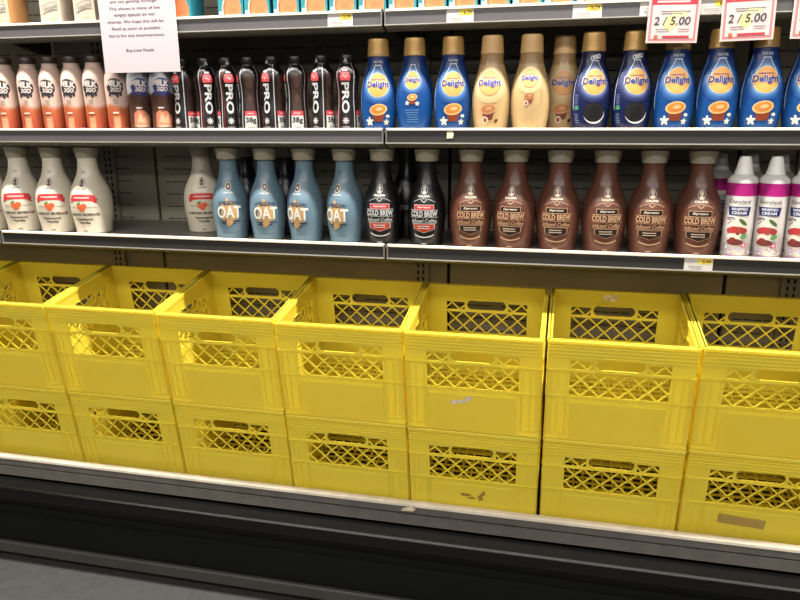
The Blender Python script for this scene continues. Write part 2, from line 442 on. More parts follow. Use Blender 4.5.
# ---- carafe bottles of the bottom shelf
CARAFE = [(0, .79), (.012, .85), (.06, .865), (.14, .915), (.25, .985), (.35, 1.), (.45, .97), (.53, .875), (.60, .735), (.67, .59), (.74, .505), (.81, .462), (.885, .455)]
CAPC = [(.878, .52), (.89, .53), (.94, .565), (.985, .60), (1., .585)]
HC = .239
def portrait(A, u, v, r, ring, face, hair, lay=1):
    A.oval(u, v, r, r*1.08, ring, lay); A.oval(u, v, r*.86, r*.92, face, lay+1)
    A.oval(u, v+r*.2, r*.52, r*.55, hair, lay+2); A.oval(u+r*.03, v+r*.02, r*.3, r*.38, ring, lay+3); A.oval(u, v-r*.6, r*.5, r*.25, hair, lay+2)
def brew(base, ink, ink2, box1, box2, shield):
    A = Art()
    portrait(A, 0, .1425, .0105, ink2, base, ink2)
    A.text('CALIFIA', 0, .1265, .032, .0052, ink2, 2, .03)
    A.ring(0, .084, .044, .036, .0010, ink, 1, 48, 132, 10); A.stroke([(-.007, .1175), (0, .1115), (.007, .1175)], .0016, ink, 1)
    A.rect(0, .0995, .052, .0135, ink, 1); A.rect(0, .0995, .0495, .0112, box1, 2)
    A.text('Espresso', 0, .0995, .034, .0066, ink2, 3, .015, .3)
    A.text('COLD BREW', 0, .0835, .070, .0145, ink, 2, .035)
    A.rect(0, .0745, .074, .0010, ink, 1); A.rect(0, .0923, .074, .0010, ink, 1)
    A.text('Infused Coffee', 0, .0665, .066, .009, ink, 2, .012, .3)
    A.rect(0, .0603, .07, .0009, ink, 1)
    sh = [(-.029, .059), (.029, .059), (.029, .045), (0, .035), (-.029, .045)]
    A.poly(sh, ink, 1); A.poly([(x*.93, .048+(z-.048)*.89) for x, z in sh], shield, 2)
    A.lines(0, .0525, .042, 2, .0055, .002, ink2, 3, 4)
    A.ring(0, .056, .043, .03, .0034, ink, 1, 232, 308, 9)
    A.lines(0, .008, .016, 1, .003, .002, ink, 1)
    return A
def carafe(name, label, cat, group, R0, base, art, lrot, cap='capcream', cmat=None, vary=None):
    col = (lambda z, a: base)
    return bottle(name, label, cat, group, P(HC, R0, CARAFE), P(HC, R0*CAPR(R0), CAPC), M['sleeve'], M[cap], art, col, label_rot=lrot, ribs=1, rib=.035)
def CAPR(R0): return .0525/R0*1.0
SHELFB = lambda x, R0, back=0: (x, FY+R0+back, ZB)

# brown cold brew
xs = (.131, .240, .345, .453, .558, .664)
pr = None
brown_labels = [f'{o} brown cold brew coffee bottle, counted from the black cold brew bottles' for o in ORD[:5]] + ['brown cold brew coffee bottle beside the whipped cream cans']
for x, lab, rz in zip(xs, brown_labels, (0, -12, -4, 9, 4, 7)):
    if pr is None:
        pr = carafe('cold_brew_bottle', lab, 'bottle', 'brown cold brew bottles on the bottom shelf', .0525, (102, 62, 48), brew((102, 62, 48), (200, 160, 124), (236, 214, 190), (30, 20, 18), (30, 20, 18), (52, 34, 28)), 0)
        pr.location = SHELFB(x, .0525); pr.rotation_euler = facing(x, .18, rz)
    else: clone(pr, lab, SHELFB(x, .0525), facing(x, .18, rz))
# black cold brew
pr = None
for x, lab, rz, back in ((-.095, 'black cold brew bottle with red label at the left end of its shelf rail joint', -8, 0), (.021, 'black cold brew bottle with red label next to the brown cold brew bottles', -8, 0)):
    lab = lab.replace('at the left end of its shelf rail joint', 'next to the blue OAT bottles')
    if pr is None:
        pr = carafe('cold_brew_bottle', lab, 'bottle', 'black cold brew bottles on the bottom shelf', .0475, (24, 23, 24), brew((24, 23, 24), (200, 200, 196), (236, 232, 226), (206, 52, 58), (206, 52, 58), (196, 70, 44)), 0)
        pr.location = SHELFB(x, .0475); pr.rotation_euler = facing(x, .18, rz-2)
    else: clone(pr, lab, SHELFB(x, .0475), facing(x, .18, rz-2))
def dark_art(c):
    A = Art(); portrait(A, 0, .1425, .0105, (120, 116, 112), c, (120, 116, 112)); A.text('COLD BREW', 0, .0835, .058, .0125, (150, 146, 140), 2, .03); return A
b = carafe('coffee_bottle', 'all black bottle with black cap behind, between the two black cold brew bottles', 'bottle', None, .0475, (15, 15, 17), dark_art((15, 15, 17)), 0, 'capblack')
b.location = (-.055, .29, ZB); b.rotation_euler = facing(-.055, .29, -10)
# blue oat
def oat_art():
    A = Art(); W_ = (238, 236, 226); T_ = (206, 164, 108); N_ = (46, 62, 92)
    A.rect(0, .1335+.05, .026, .0022, (70, 96, 122), 1); A.rect(0, .177, .02, .0016, (70, 96, 122), 1)
    portrait(A, 0, .1415, .0105, W_, (150, 120, 90), (70, 54, 46)); A.text('CALIFIA', 0, .1255, .027, .0046, W_, 2)
    for du, w, z0, z1 in ((-.015, .011, .05, .098), (-.003, .01, .036, .112), (.008, .011, .042, .105), (.019, .009, .054, .094), (0, .042, .058, .092)):
        A.poly([(du-w/2, z0), (du+w/2, z0+.003), (du+w/2-.001, z1-.003), (du-w/2+.001, z1)], T_, 1)
    A.text('OAT', 0, .0745, .064, .0325, W_, 4, .025)
    A.text('UNSWEETENED', 0, .1015, .056, .0052, N_, 3, .03, curve=-.004); A.lines(0, .096, .036, 1, .004, .0028, N_, 3, 7)
    A.lines(0, .050, .054, 2, .006, .0032, N_, 3, 2); A.oval(0, .047, .009, .007, T_, 3); A.rect(0, .02, .05, .0018, (82, 116, 146), 1)
    return A
pr = None
for k, (x, rz) in enumerate(((-.518, -7), (-.411, -9), (-.304, -31), (-.195, -30))):
    lab = ['blue OAT milk bottle beside the cream almond bottle set further back', 'blue OAT milk bottle, second from the lone cream bottle, label facing front',
           'blue OAT milk bottle turned left, third from the lone cream bottle', 'blue OAT milk bottle turned left, next to the black cold brew bottles'][k]
    if pr is None:
        pr = carafe('oat_milk_bottle', lab, 'bottle', 'blue oat milk bottles on the bottom shelf', .0485, (108, 134, 150), oat_art(), 0)
        pr.location = SHELFB(x, .0485); pr.rotation_euler = facing(x, .18, rz)
    else: clone(pr, lab, SHELFB(x, .0485), facing(x, .18, rz))
pr = None
for x, lab in ((-.529, 'dark navy bottle behind, between the first and second blue OAT bottles'), (-.409, 'dark navy bottle behind, between the second and third blue OAT bottles')):
    if pr is None:
        pr = carafe('oat_milk_bottle', lab, 'bottle', 'dark navy bottles in the second row', .0485, (30, 36, 52), dark_art((30, 36, 52)), 0); pr.location = (x+.006, .29, ZB); pr.rotation_euler = facing(x, .29, 0)
    else: clone(pr, lab, (x+.006, .29, ZB), facing(x, .29, 0))
# cream almond
def almond_art():
    A = Art(); K = (84, 60, 56); RD = (226, 62, 66)
    A.text('Califia', 0, .172, .02, .006, (150, 130, 116), 2, .0, .2)
    portrait(A, 0, .1435, .0105, K, (226, 200, 190), K); A.text('CALIFIA', 0, .1275, .028, .0046, K, 2)
    top = [(-.038+.076*k/10, .1125-.004*((k-5)/5)**2) for k in range(11)]
    A.poly([(u, v) for u, v in top]+[(u, v-.017) for u, v in top[::-1]], RD, 1)
    for s_ in (-1, 1): A.poly([(s_*.031, .103), (s_*.043, .099), (s_*.039, .092), (s_*.044, .086), (s_*.031, .09)], (190, 40, 48), 0)
    A.lines(0, .103, .054, 1, .004, .0036, (246, 200, 190), 2, 3)
    for du, dv in ((-.007, .0775), (.005, .08), (-.001, .072)): A.oval(du, dv, .0078, .007, (236, 106, 60), 2)
    A.oval(-.01, .086, .007, .003, (96, 140, 70), 1, rot=30); A.lines(.026, .077, .026, 1, .004, .0026, (190, 180, 160), 1, 5); A.lines(-.028, .077, .022, 1, .004, .0026, (190, 180, 160), 1, 6)
    A.text('ALMOND BEVERAGE', 0, .0565, .09, .0072, K, 2, .03)
    A.text('Unsweetened', 0, .0435, .05, .0072, K, 2, .02); A.text('Vanilla', 0, .0335, .036, .0072, K, 2, .02); A.lines(0, .010, .014, 1, .003, .003, (150, 130, 116), 1)
    return A
pr = None
for x, y, rz, lab in ((-1.292, None, -22, 'cream almond beverage bottle cut off by the left picture edge'), (-1.178, None, -20, 'cream almond beverage bottle, second from the left end of the bottom shelf'),
                      (-1.0645, None, -21, 'cream almond beverage bottle, middle of the left group on the bottom shelf'), (-.951, None, -28, 'cream almond beverage bottle at the right end of its group, beside the empty gap'),
                      (-.648, .275, -7, 'lone cream almond beverage bottle set back beside the blue OAT bottles')):
    loc = (x, y or FY+.0565, ZB)
    if pr is None:
        pr = carafe('almond_beverage_bottle', lab, 'bottle', 'cream almond beverage bottles on the bottom shelf', .0565, (232, 222, 200), almond_art(), 0); pr.location = loc; pr.rotation_euler = facing(x, .19, rz)
    else: clone(pr, lab, loc, facing(x, .19, rz))

# ---- whipped cream cans
HW, RW = .228, .032
def can_art():
    A = Art(); N_ = (40, 52, 104)
    A.text('Dairyland', 0, .1285, .044, .0105, (96, 90, 100), 2, .006)
    A.poly([(-.0245, .118), (.0245, .118), (.021, .0985), (-.0215, .0985)], N_, 1)
    A.text('WHIPPED', 0, .1125, .034, .0062, (232, 232, 240), 2, .03); A.text('CREAM', 0, .1042, .03, .0066, (232, 232, 240), 2, .03)
    A.oval(-.016, .0905, .0095, .0035, (70, 62, 84), 1); A.lines(-.016, .0905, .011, 1, .003, .0016, (226, 220, 226), 2)
    A.oval(.0, .079, .02, .015, (240, 232, 214), 1); A.oval(.01, .084, .011, .004, (88, 112, 62), 2, rot=-40); A.stroke([(-.022, .078), (-.013, .086)], .002, (150, 70, 50), 2)
    A.oval(-.001, .064, .022, .0095, (176, 76, 70), 2); A.oval(-.007, .0665, .008, .0075, (190, 58, 60), 3); A.oval(.012, .0645, .0075, .0065, (176, 66, 54), 3)
    A.oval(.0, .05, .021, .009, (238, 226, 206), 2); A.oval(.0145, .0515, .0075, .0055, (110, 160, 96), 3, rot=35)
    A.oval(-.003, .038, .017, .0075, (112, 58, 52), 3); A.oval(-.008, .043, .007, .006, (140, 50, 46), 4); A.oval(.016, .032, .006, .0058, (226, 90, 120), 4); A.rect(.016, .032, .006, .0022, (250, 244, 244), 5); A.rect(.016, .032, .0022, .006, (250, 244, 244), 5)
    rd = random.Random(5)
    for k in range(16): A.oval(rd.uniform(-.034, .034), rd.uniform(.008, .026), rd.uniform(.002, .005), rd.uniform(.0015, .003), rd.choice([(190, 184, 214), (150, 150, 186), (206, 160, 206), (244, 240, 246)]), 1, 9)
    A.rect(.0, .006, .04, .003, (176, 120, 180), 1)
    return A
def can_col(z, a):
    f = z/HW
    if f < .012: return (214, 60, 150)
    if f < .62: return (238, 230, 226)
    if f < .745: return (190, 40, 132)
    return (240, 236, 232)
CANP = [(0, .93), (.012, .98), (.0125, 1.), (.3, 1.), (.615, 1.), (.6195, 1.), (.6205, 1.), (.744, 1.), (.7455, 1.), (.76, .99), (.785, .94), (.81, .78), (.822, .66), (.824, .6)]
NOZ = [(.82, .64), (.835, .63), (.86, .56), (.98, .40), (.995, .38), (1., .34)]
pr = None
for x, y, lab, rz in ((.7487, 0, 'white and pink whipped cream can next to the brown cold brew bottles', 0), (.814, 0, 'white and pink whipped cream can, middle one of the front row', -4), (.88, 0, 'white and pink whipped cream can at the right picture edge', -6),
                  (.7235, .125, 'whipped cream can in the second row, peeking past the last brown bottle', 20), (.787, .102, 'whipped cream can in the second row, behind the first two front cans', 20), (.852, .102, 'whipped cream can in the second row, behind the last two front cans', 20)):
    loc = (x, FY+RW+y, ZB)
    if pr is None:
        t = thing('whipped_cream_can', lab, 'spray can', group='whipped cream cans on the bottom shelf')
        prof = P(HW, RW, CANP); me = lathe(prof, 44, 1, can_col); me.materials.append(M['sleeve']); link('can_body', me, t)
        cm = lathe(P(HW, RW, NOZ), 48, 1, None, True, 1, -.05); cm.materials.append(M['nozzle']); link('nozzle_cap', cm, t)
        can_art().build(wrap(radius_fn(prof)), t, M['ink']); t.location = loc; t.rotation_euler = facing(x, .17, rz); pr = t
    else: clone(pr, lab, loc, facing(x, .17, rz))

# ---- creamer bottles of the middle shelf
CRM = [(0, .80), (.012, .865), (.05, .89), (.14, .955), (.25, .995), (.34, 1.), (.43, .97), (.52, .89), (.60, .78), (.67, .675), (.72, .615), (.77, .585), (.812, .575)]
CRMCAP = [(.808, .60), (.818, .605), (.85, .585), (.96, .55), (.992, .53), (1., .49)]
HD, RD_ = .2135, .0448
def cup(A, u, v, s, coffee, body, foam):
    A.poly([(u-s*.85, v+s*.1), (u+s*.85, v+s*.1), (u+s*.5, v-s*1.15), (u-s*.5, v-s*1.15)], body, 2)
    A.oval(u, v+s*.15, s*1.02, s*.62, foam, 3, rot=8); A.oval(u, v+s*.18, s*.84, s*.46, coffee, 4, rot=8); A.oval(u+s*.1, v+s*.22, s*.4, s*.2, foam, 5, rot=8)
def flower(A, u, v, s, col):
    for k in range(5): A.oval(u+s*.6*math.cos(R(72*k+18)), v+s*.6*math.sin(R(72*k+18)), s*.55, s*.3, col, 4, 10, rot=72*k+18)
def delight(kind, back=False):
    A = Art(); q = .74 if back else 1.
    if kind == 'tan': base, glow, sun, ink_, top = (216, 184, 132), (232, 208, 160), (240, 176, 104), (66, 66, 150), None
    elif kind == 'navy': base, glow, sun, ink_, top = (24, 36, 88), (150, 164, 206), (238, 168, 86), (34, 44, 118), (226, 228, 236)
    else: base, glow, sun, ink_, top = (26, 78, 146), (128, 172, 216), (238, 166, 84), (34, 48, 128), (216, 224, 236)
    cv = .1165 if back else .1065
    def grad(u, v):
        d = math.hypot(u, (v-cv))/(.045*q); t = max(0, min(1, 1-(d-.62)/.38)); t = t*t
        return tuple(b+(g-b)*t for b, g in zip(base, glow))
    for k in range(6): A.ring(0, cv, (.027+.003*k)*q, (.027+.003*k)*q, .0031*q, grad, 1, 0, 360, 28)
    if kind != 'tan':
        for s in (-1, 1): A.stroke([(s*.0095*q, .1515), (s*.0125*q, .145), (s*.0225*q, .129), (s*.026*q, .117)], .0024, (206, 224, 244), 2)
        A.stroke([(-.013*q, .152), (.013*q, .152)], .002, (206, 224, 244), 2)
    A.oval(0, cv, .0282*q, .0282*q, (244, 206, 150), 2); A.oval(0, cv, .0264*q, .0264*q, sun, 3)
    if kind == 'tan': A.ring(0, cv, .026*q, .026*q, .0014, (236, 130, 80), 4)
    A.text('INTERNATIONAL', 0, cv+.0125*q, .036*q, .0034*q, ink_, 5, .02)
    A.text('Delight', 0, cv, .0625*q, .0205*q, (236, 228, 226), 5, .055); A.text('Delight', 0, cv, .059*q, .0185*q, ink_, 7, .03)
    if kind == 'navy':
        A.text('OREO', .001, .160, .037, .0105, (244, 246, 252), 3, .05, 0, 8)
        A.oval(.002, .037, .025, .022, (226, 230, 240), 2); A.oval(.001, .0405, .025, .0215, (24, 22, 26), 3); A.ring(.001, .0405, .0175, .015, .001, (52, 48, 52), 4)
        for k in range(10): A.oval(.001+.021*math.cos(R(36*k)), .0405+.018*math.sin(R(36*k)), .0018, .0013, (50, 46, 50), 4, 8)
        A.rect(-.0415, .05, .011, .0075, (66, 150, 104), 2); A.lines(-.042, .078, .012, 6, .0045, .0016, (110, 124, 170), 2, 3); A.lines(-.042, .036, .014, 5, .0045, .0016, (110, 124, 170), 2, 4)
        return A
    if back:
        cup(A, 0, .0755, .012, (222, 140, 60) if kind == 'blue' else (170, 106, 64), (140, 62, 34), (244, 196, 130) if kind == 'blue' else (206, 150, 106))
        if kind == 'blue': flower(A, -.012, .064, .005, (226, 226, 220)); flower(A, .012, .063, .005, (226, 226, 220)); A.lines(0, .048, .036, 6, .0055, .0017, (110, 150, 200), 2, 8)
        else: A.oval(-.006, .062, .005, .006, (236, 210, 186), 4); A.oval(-.006, .062, .0026, .0034, (150, 84, 60), 5); A.lines(.03, .09, .006, 6, .005, .0016, (200, 160, 110), 2, 3)
        return A
    if kind == 'blue':
        A.text('French Vanilla', 0, .1605, .036, .0065, top, 3, .01); A.rect(.0, .177, .034, .003, (70, 130, 190), 2)
        cup(A, 0, .046, .0215, (222, 140, 60), (140, 62, 34), (244, 196, 130))
        flower(A, -.023, .022, .0095, (240, 238, 222)); flower(A, .021, .02, .0065, (226, 226, 210)); A.oval(.024, .034, .005, .0035, (240, 238, 222), 5)
    else:
        cup(A, -.002, .046, .019, (196, 128, 76), (122, 62, 44), (214, 160, 116)); A.oval(-.009, .024, .0075, .0085, (236, 210, 186), 4); A.oval(-.009, .024, .004, .005, (150, 84, 60), 5)
        A.oval(.018, .022, .0055, .0036, (110, 64, 44), 4, rot=40)
        for s in (-1, 1): A.stroke([(s*.011, .155), (s*.013, .142)], .003, (240, 214, 170), 2)
    return A
def creamer(kind, lab, group, turn, loc, back=False):
    base = {'tan': (206, 172, 120), 'navy': (22, 32, 80), 'blue': (22, 70, 138)}[kind]
    low = {'tan': (210, 178, 128), 'navy': (20, 30, 72), 'blue': (24, 82, 150)}[kind]
    neck = {'tan': (178, 140, 90), 'navy': (20, 26, 70), 'blue': (20, 50, 116)}[kind]
    def colr(z, a):
        f = z/HD
        if f > .70: return neck
        t = max(0, min(1, f/.6)); return tuple(l+(b-l)*t for l, b in zip(low, base))
    def seam(t, rf):
        A = Art(); zs = [.045+.0165*k for k in range(8)]
        A.poly([(-.0012, .05)]+[(-.0012, z) for z in zs[1:]]+[(.0012, z) for z in zs[::-1]], {'tan': (236, 214, 176), 'navy': (186, 190, 206), 'blue': (196, 206, 220)}[kind], 1)
        A.build(wrap(rf, .8, R(-68)), t, M['ink'], name='seam_strip')
    t = bottle('creamer_bottle', lab, 'bottle', group, P(HD, RD_, CRM), P(HD, RD_, CRMCAP), M['sleeve'], M['captan' if kind == 'tan' else 'capgold'], delight(kind, back), colr, .8, extra=seam)
    t.location = loc; t.rotation_euler = facing(loc[0], loc[1], turn); return t
def again(o, lab, loc, turn): return clone(o, lab, loc, facing(loc[0], loc[1], turn))
SM = lambda x, back=0: (x, FY+RD_*.8+back, ZM)
g = 'blue coffee creamer bottles on the middle shelf'
b0 = creamer('blue', 'blue coffee creamer bottle next to the black protein drinks', g, -4, SM(-.0975))
creamer('blue', 'blue coffee creamer bottle with small emblem, second from the black protein drinks', g, -10, SM(-.008), True)
again(b0, 'blue coffee creamer bottle next to the tan creamer bottles', SM(.085), 1)
for x, lab, turn in ((.5855, 'blue coffee creamer bottle next to the navy cookie bottles, below the first sale sign', 10), (.675, 'blue coffee creamer bottle below the gap between the two full sale signs', 12),
                   (.7648, 'blue coffee creamer bottle below the second full sale sign', 13), (.8545, 'blue coffee creamer bottle cut off by the right picture edge', 13)):
    again(b0, lab, SM(x), turn)
g = 'tan coffee creamer bottles on the middle shelf'
t0 = creamer('tan', 'tan coffee creamer bottle next to the blue creamer bottle on its left', g, -8, SM(.177))
creamer('tan', 'tan coffee creamer bottle with small emblem in the middle of the three', g, -4, SM(.268), True)
again(t0, 'tan coffee creamer bottle set back beside the navy cookie bottle', SM(.342, .053), 0)
g = 'navy cookie creamer bottles on the middle shelf'
n0 = creamer('navy', 'navy cookie creamer bottle next to the tan creamer bottles', g, 12, SM(.406))
again(n0, 'navy cookie creamer bottle next to the blue creamer bottle under the sale sign', SM(.4957), 16)

# ---- drinkable milk bottles
HM_, RM = .192, .0321
MLK = [(0, .86), (.012, .92), (.06, .95), (.2, .96), (.34, .965), (.45, .985), (.58, 1.), (.68, .985), (.75, .91), (.81, .78), (.85, .66), (.872, .62), (.915, .62)]
MLKCAP = [(.912, .66), (.92, .68), (.985, .67), (1., .62)]
def milk_art(ink_, low):
    A = Art()
    cv = .112
    A.oval(0, cv, .0225, .0215, ink_, 1)
    for k, (a, b) in enumerate(((-.014, -.02), (.006, -.0225), (.014, -.019))): A.oval(a, cv+b, .0035, .005, ink_, 1)
    A.text('MILK', 0, cv+.008, .042, .0155, (226, 212, 202), 2, .05, 0, -6); A.text('2GO', .002, cv-.0075, .027, .0115, (226, 212, 202), 2, .05, .2, -4)
    if low == 'peach':
        A.lines(-.001, .079, .015, 3, .0045, .002, (170, 150, 136), 1, 3)
        A.lines(-.002, .046, .018, 1, .004, .004, (244, 214, 190), 2, 3); A.rect(-.002, .022, .02, .03, (196, 134, 96), 1); A.lines(-.002, .03, .014, 5, .005, .0018, (226, 190, 160), 2, 5)
    else:
        A.poly([(-.022, .01), (.02, .01), (.022, .034), (.01, .05), (.002, .04), (-.008, .054), (-.02, .044)], (206, 128, 98), 1); A.poly([(-.014, .022), (-.004, .048), (.004, .03), (.012, .044), (.016, .018)], (226, 172, 140), 2)
        A.lines(-.004, .058, .018, 1, .004, .004, (220, 206, 196), 2, 3); A.lines(0, .014, .034, 2, .004, .0018, (230, 200, 180), 2, 5)
    return A
def mcol(z, a):
    f = z/HM_ + .02*math.sin(3*a)
    top, mid, bot = (228, 196, 180), (194, 106, 68), (164, 64, 44)
    if f > .36: return top
    if f > .30: t = (f-.30)/.06; return tuple(m+(q-m)*t for m, q in zip(mid, top))
    t = f/.30; return tuple(b+(m-b)*t for b, m in zip(bot, mid))
def mcol2(z, a):
    f = z/HM_
    if f > .50+.03*math.cos(a*2): return (204, 204, 210)
    return (84, 56, 46)
g = 'peach and white milk drink bottles on the middle shelf'
pr = None
for k, (x, rz) in enumerate(((-1.161, -24), (-1.084, -26), (-1.015, -28), (-.947, -29), (-.8805, -28), (-.8145, -14))):
    lab = ['peach milk drink bottle cut off by the left picture edge', 'peach milk drink bottle, second from the left picture edge', 'peach milk drink bottle, third from the left picture edge',
           'peach milk drink bottle, fourth from the left picture edge', 'peach milk drink bottle just left of the white notice', 'peach milk drink bottle below the white notice, beside the white and brown ones'][k]
    loc = (x, FY+RM, ZM)
    if pr is None:
        pr = bottle('milk_drink_bottle', lab, 'bottle', g, P(HM_, RM, MLK), P(HM_, RM, MLKCAP), M['sleeve'], M['capbrown'], milk_art((58, 52, 56), 'peach'), mcol); pr.location = loc; pr.rotation_euler = facing(x, .165, rz)
    else: clone(pr, lab, loc, facing(x, .165, rz))
g = 'white and brown milk drink bottles on the middle shelf'
pr = None
for x, rz, lab in ((-.7487, -2, 'white and brown milk drink bottle beside the peach milk bottles'), (-.683, -4, 'white and brown milk drink bottle beside the black protein drinks')):
    loc = (x, FY+RM, ZM)
    if pr is None:
        pr = bottle('milk_drink_bottle', lab, 'bottle', g, P(HM_, RM, MLK), P(HM_, RM, MLKCAP), M['sleeve'], M['capbrown'], milk_art((56, 64, 124), 'brown'), mcol2); pr.location = loc; pr.rotation_euler = facing(x, .165, rz)
    else: clone(pr, lab, loc, facing(x, .165, rz))

# ---- black protein drinks
HP, RP = .179, .0294
PRO = [(0, .90), (.012, .95), (.06, .97), (.16, .96), (.28, .91), (.42, .86), (.53, .87), (.63, .94), (.70, 1.), (.76, .98), (.81, .86), (.85, .68), (.88, .58), (.905, .56)]
PROCAP = [(.902, .60), (.91, .63), (.985, .63), (1., .58)]
def pro_art(side):
    A = Art()
    if side == 'front':
        A.poly([(-.012, .118), (.012, .118), (.013, .127), (.009, .138), (-.009, .138), (-.013, .127)], (238, 92, 96), 1); A.stroke([(-.006, .127), (-.002, .131), (.002, .124), (.006, .13)], .0018, (250, 200, 200), 2)
        A.rect(0, .1425, .013, .0035, (206, 204, 204), 1)
        A.text('PRO', 0, .078, .072, .0205, (214, 212, 210), 2, .03, 0, -90)
        for k in range(4):
            a = R(45*k); A.stroke([(-.0085*math.cos(a), .024-.0085*math.sin(a)), (.0085*math.cos(a), .024+.0085*math.sin(a))], .0024, (196, 194, 194), 1)
        A.rect(0, .009, .018, .0025, (150, 148, 148), 1)
        A.stroke([(-.017, .01), (-.017, .06), (-.0185, .1), (-.0185, .13), (-.011, .15)], .0008, (190, 30, 44), 1)
    else:
        A.poly([(-.0125, .042), (.0125, .042), (.0145, .1), (.0135, .13), (.0, .139), (-.0135, .13), (-.0145, .1)], (58, 38, 32), 0)
        A.oval(.0, .115, .009, .012, (76, 54, 44), 1); A.oval(.001, .08, .006, .009, (84, 52, 40), 1)
        A.rect(0, .0425, .032, .011, (216, 66, 76), 1); A.lines(0, .0425, .018, 1, .004, .002, (246, 190, 190), 2)
        A.rect(0, .0205, .032, .032, (196, 196, 194), 1); A.text('38g', 0, .0245, .027, .0175, (24, 24, 26), 2, .03); A.lines(0, .009, .018, 2, .004, .0014, (90, 90, 92), 2)
    return A
def pro_extra(t, rf):
    for k in range(4):
        pro_art('front' if k % 2 == 0 else 'side').build(wrap(rf, 1, R(90*k)), t, M['ink'], name='front_label' if k % 2 == 0 else 'weight_label')
    for k in range(4):
        A = Art(); zs = [.004+.012*q for q in range(14)]
        A.poly([(-.0013, z) for z in zs]+[(.0013, z) for z in zs[::-1]], (176, 172, 170), 1); A.build(wrap(rf, 1, R(45+90*k)), t, M['ink'], name='edge_strip')
    A = Art(); A.poly([(-.004, .1635), (.004, .1635), (0, .173)], (190, 190, 190), 1).rect(0, .1625, .01, .0016, (190, 190, 190), 1)
    A.build(lambda u, v, l: (u, -(RP*.635+.0006), v), t, M['ink'], name='cap_mark')
pr = None
pl = ['black protein drink bottle next to the white and brown milk bottles', 'black protein drink bottle, second from the milk bottles', 'black protein drink bottle, third from the milk bottles',
      'black protein drink bottle, fourth from the milk bottles, weight panel facing front', 'black protein drink bottle, fourth from the blue creamer bottles', 'black protein drink bottle, third from the blue creamers, weight panel facing front',
      'black protein drink bottle, second from the blue creamer bottles', 'black protein drink bottle next to the blue creamer bottles']
for x, rz, lab in zip((-.6195, -.556, -.496, -.436, -.371, -.309, -.240, -.1755), (-46, 10, 9, -90, -42, -90, -44, -12), pl):
    loc = (x, FY+RP, ZM)
    if pr is None:
        pr = bottle('protein_drink_bottle', lab, 'bottle', 'black protein drinks on the middle shelf', P(HP, RP, PRO), P(HP, RP, PROCAP), M['sleeve'], M['capblack'], None, lambda z, a: (24, 22, 24), extra=pro_extra)
        pr.location = loc; pr.rotation_euler = facing(x, .165, rz)
    else: clone(pr, lab, loc, facing(x, .165, rz))

# ---- cartons of the top shelf
def carton(name, lab, group, w, d, h, face_col, side_col, art, loc):
    t = thing(name, lab, 'carton', loc, group=group)
    bm = bmesh.new(); lay = bm.loops.layers.float_color.new('ink')
    a = w/2
    V = [bm.verts.new(p) for p in ((-a, 0, 0), (a, 0, 0), (a, d, 0), (-a, d, 0), (-a, 0, h), (a, 0, h), (a, d, h), (-a, d, h), (-a*.98, d/2, h+.035), (a*.98, d/2, h+.035))]
    F = [((0, 1, 5, 4), face_col), ((1, 2, 6, 5), side_col), ((2, 3, 7, 6), face_col), ((3, 0, 4, 7), side_col), ((3, 2, 1, 0), side_col), ((4, 5, 9, 8), face_col), ((6, 7, 8, 9), face_col), ((5, 6, 9), side_col), ((7, 4, 8), side_col)]
    for f, c in F:
        q = bm.faces.new([V[i] for i in f])
        for l in q.loops: l[lay] = ink(c)
    bmesh.ops.recalc_face_normals(bm, faces=bm.faces)
    me = D.meshes.new('box'); bm.to_mesh(me); bm.free(); me.materials.append(M['ink']); o = link('box', me, t)
    b = o.modifiers.new('bevel', 'BEVEL'); b.width = .0012; b.segments = 2
    MB().box(-a*.98, a*.98, d/2-.0015, d/2+.0015, h+.033, h+.05).build('top_seal', M['nozzle'], t)
    art.build(flat(), t, M['ink'], du=0, dv=0)
    return t
def cream_art(w):
    A = Art(); q = [(-w*.36+w*.72*k/8, .036+.010*(k/8)+.0035*math.sin(k/8*PI)) for k in range(9)]
    A.poly([(u, v+.011) for u, v in q]+[(u, v-.010) for u, v in q[::-1]], (150, 142, 134), 1)
    A.poly([(u*.95, v+.0085) for u, v in q]+[(u*.95, v-.0075) for u, v in q[::-1]], (196, 186, 174), 2)
    for k in range(6): A.stroke([(-w*.27+k*.0065, .033+k*.0014), (-.27*w+k*.0065+.003, .043+k*.0014), (-.27*w+k*.0065+.005, .036+k*.0014)], .0014, (110, 102, 98), 3)
    A.lines(.004, .018, w*.5, 2, .005, .0022, (226, 196, 176), 1, 2); A.rect(0, .075, w*.7, .02, (214, 200, 184), 1); A.rect(0, .14, w*.6, .05, (206, 176, 140), 1)
    return A
cl = ['cream carton with an orange side at the left picture edge', 'cream carton with grey banner, left of the pair beside the white notice', 'cream carton with grey banner touching the white notice']
pr = None
for x, lab in zip((-1.123, -.966, -.866), cl):
    if pr is None:
        pr = carton('milk_carton', lab, 'cream cartons on the top shelf', .062, .075, .19, (212, 194, 166), (186, 136, 86), cream_art(.062), (x, FY, ZT))
    elif x == -.966: pr = carton('milk_carton', lab, 'cream cartons on the top shelf', .062, .075, .19, (214, 196, 174), (170, 154, 138), cream_art(.062), (x, FY, ZT))
    else: clone(pr, lab, (x, FY, ZT))
def teal_art(w):
    A = Art()
    A.oval(.003, .021, .0255, .036, (226, 208, 186), 1); A.oval(.0045, .021, .0235, .0335, (196, 92, 62), 2); A.oval(.0065, .0215, .0215, .031, (226, 132, 84), 3)
    A.oval(.008, .012, .013, .012, (222, 120, 78), 4)
    A.rect(-w*.37, .009, .012, .016, (182, 206, 202), 2); A.lines(-w*.37, .012, .009, 3, .004, .0014, (90, 150, 160), 3, 2)
    A.rect(0, .12, w*.8, .05, (240, 246, 240), 1); A.rect(0, .165, w*.8, .02, (20, 110, 130), 1)
    return A
pr = None
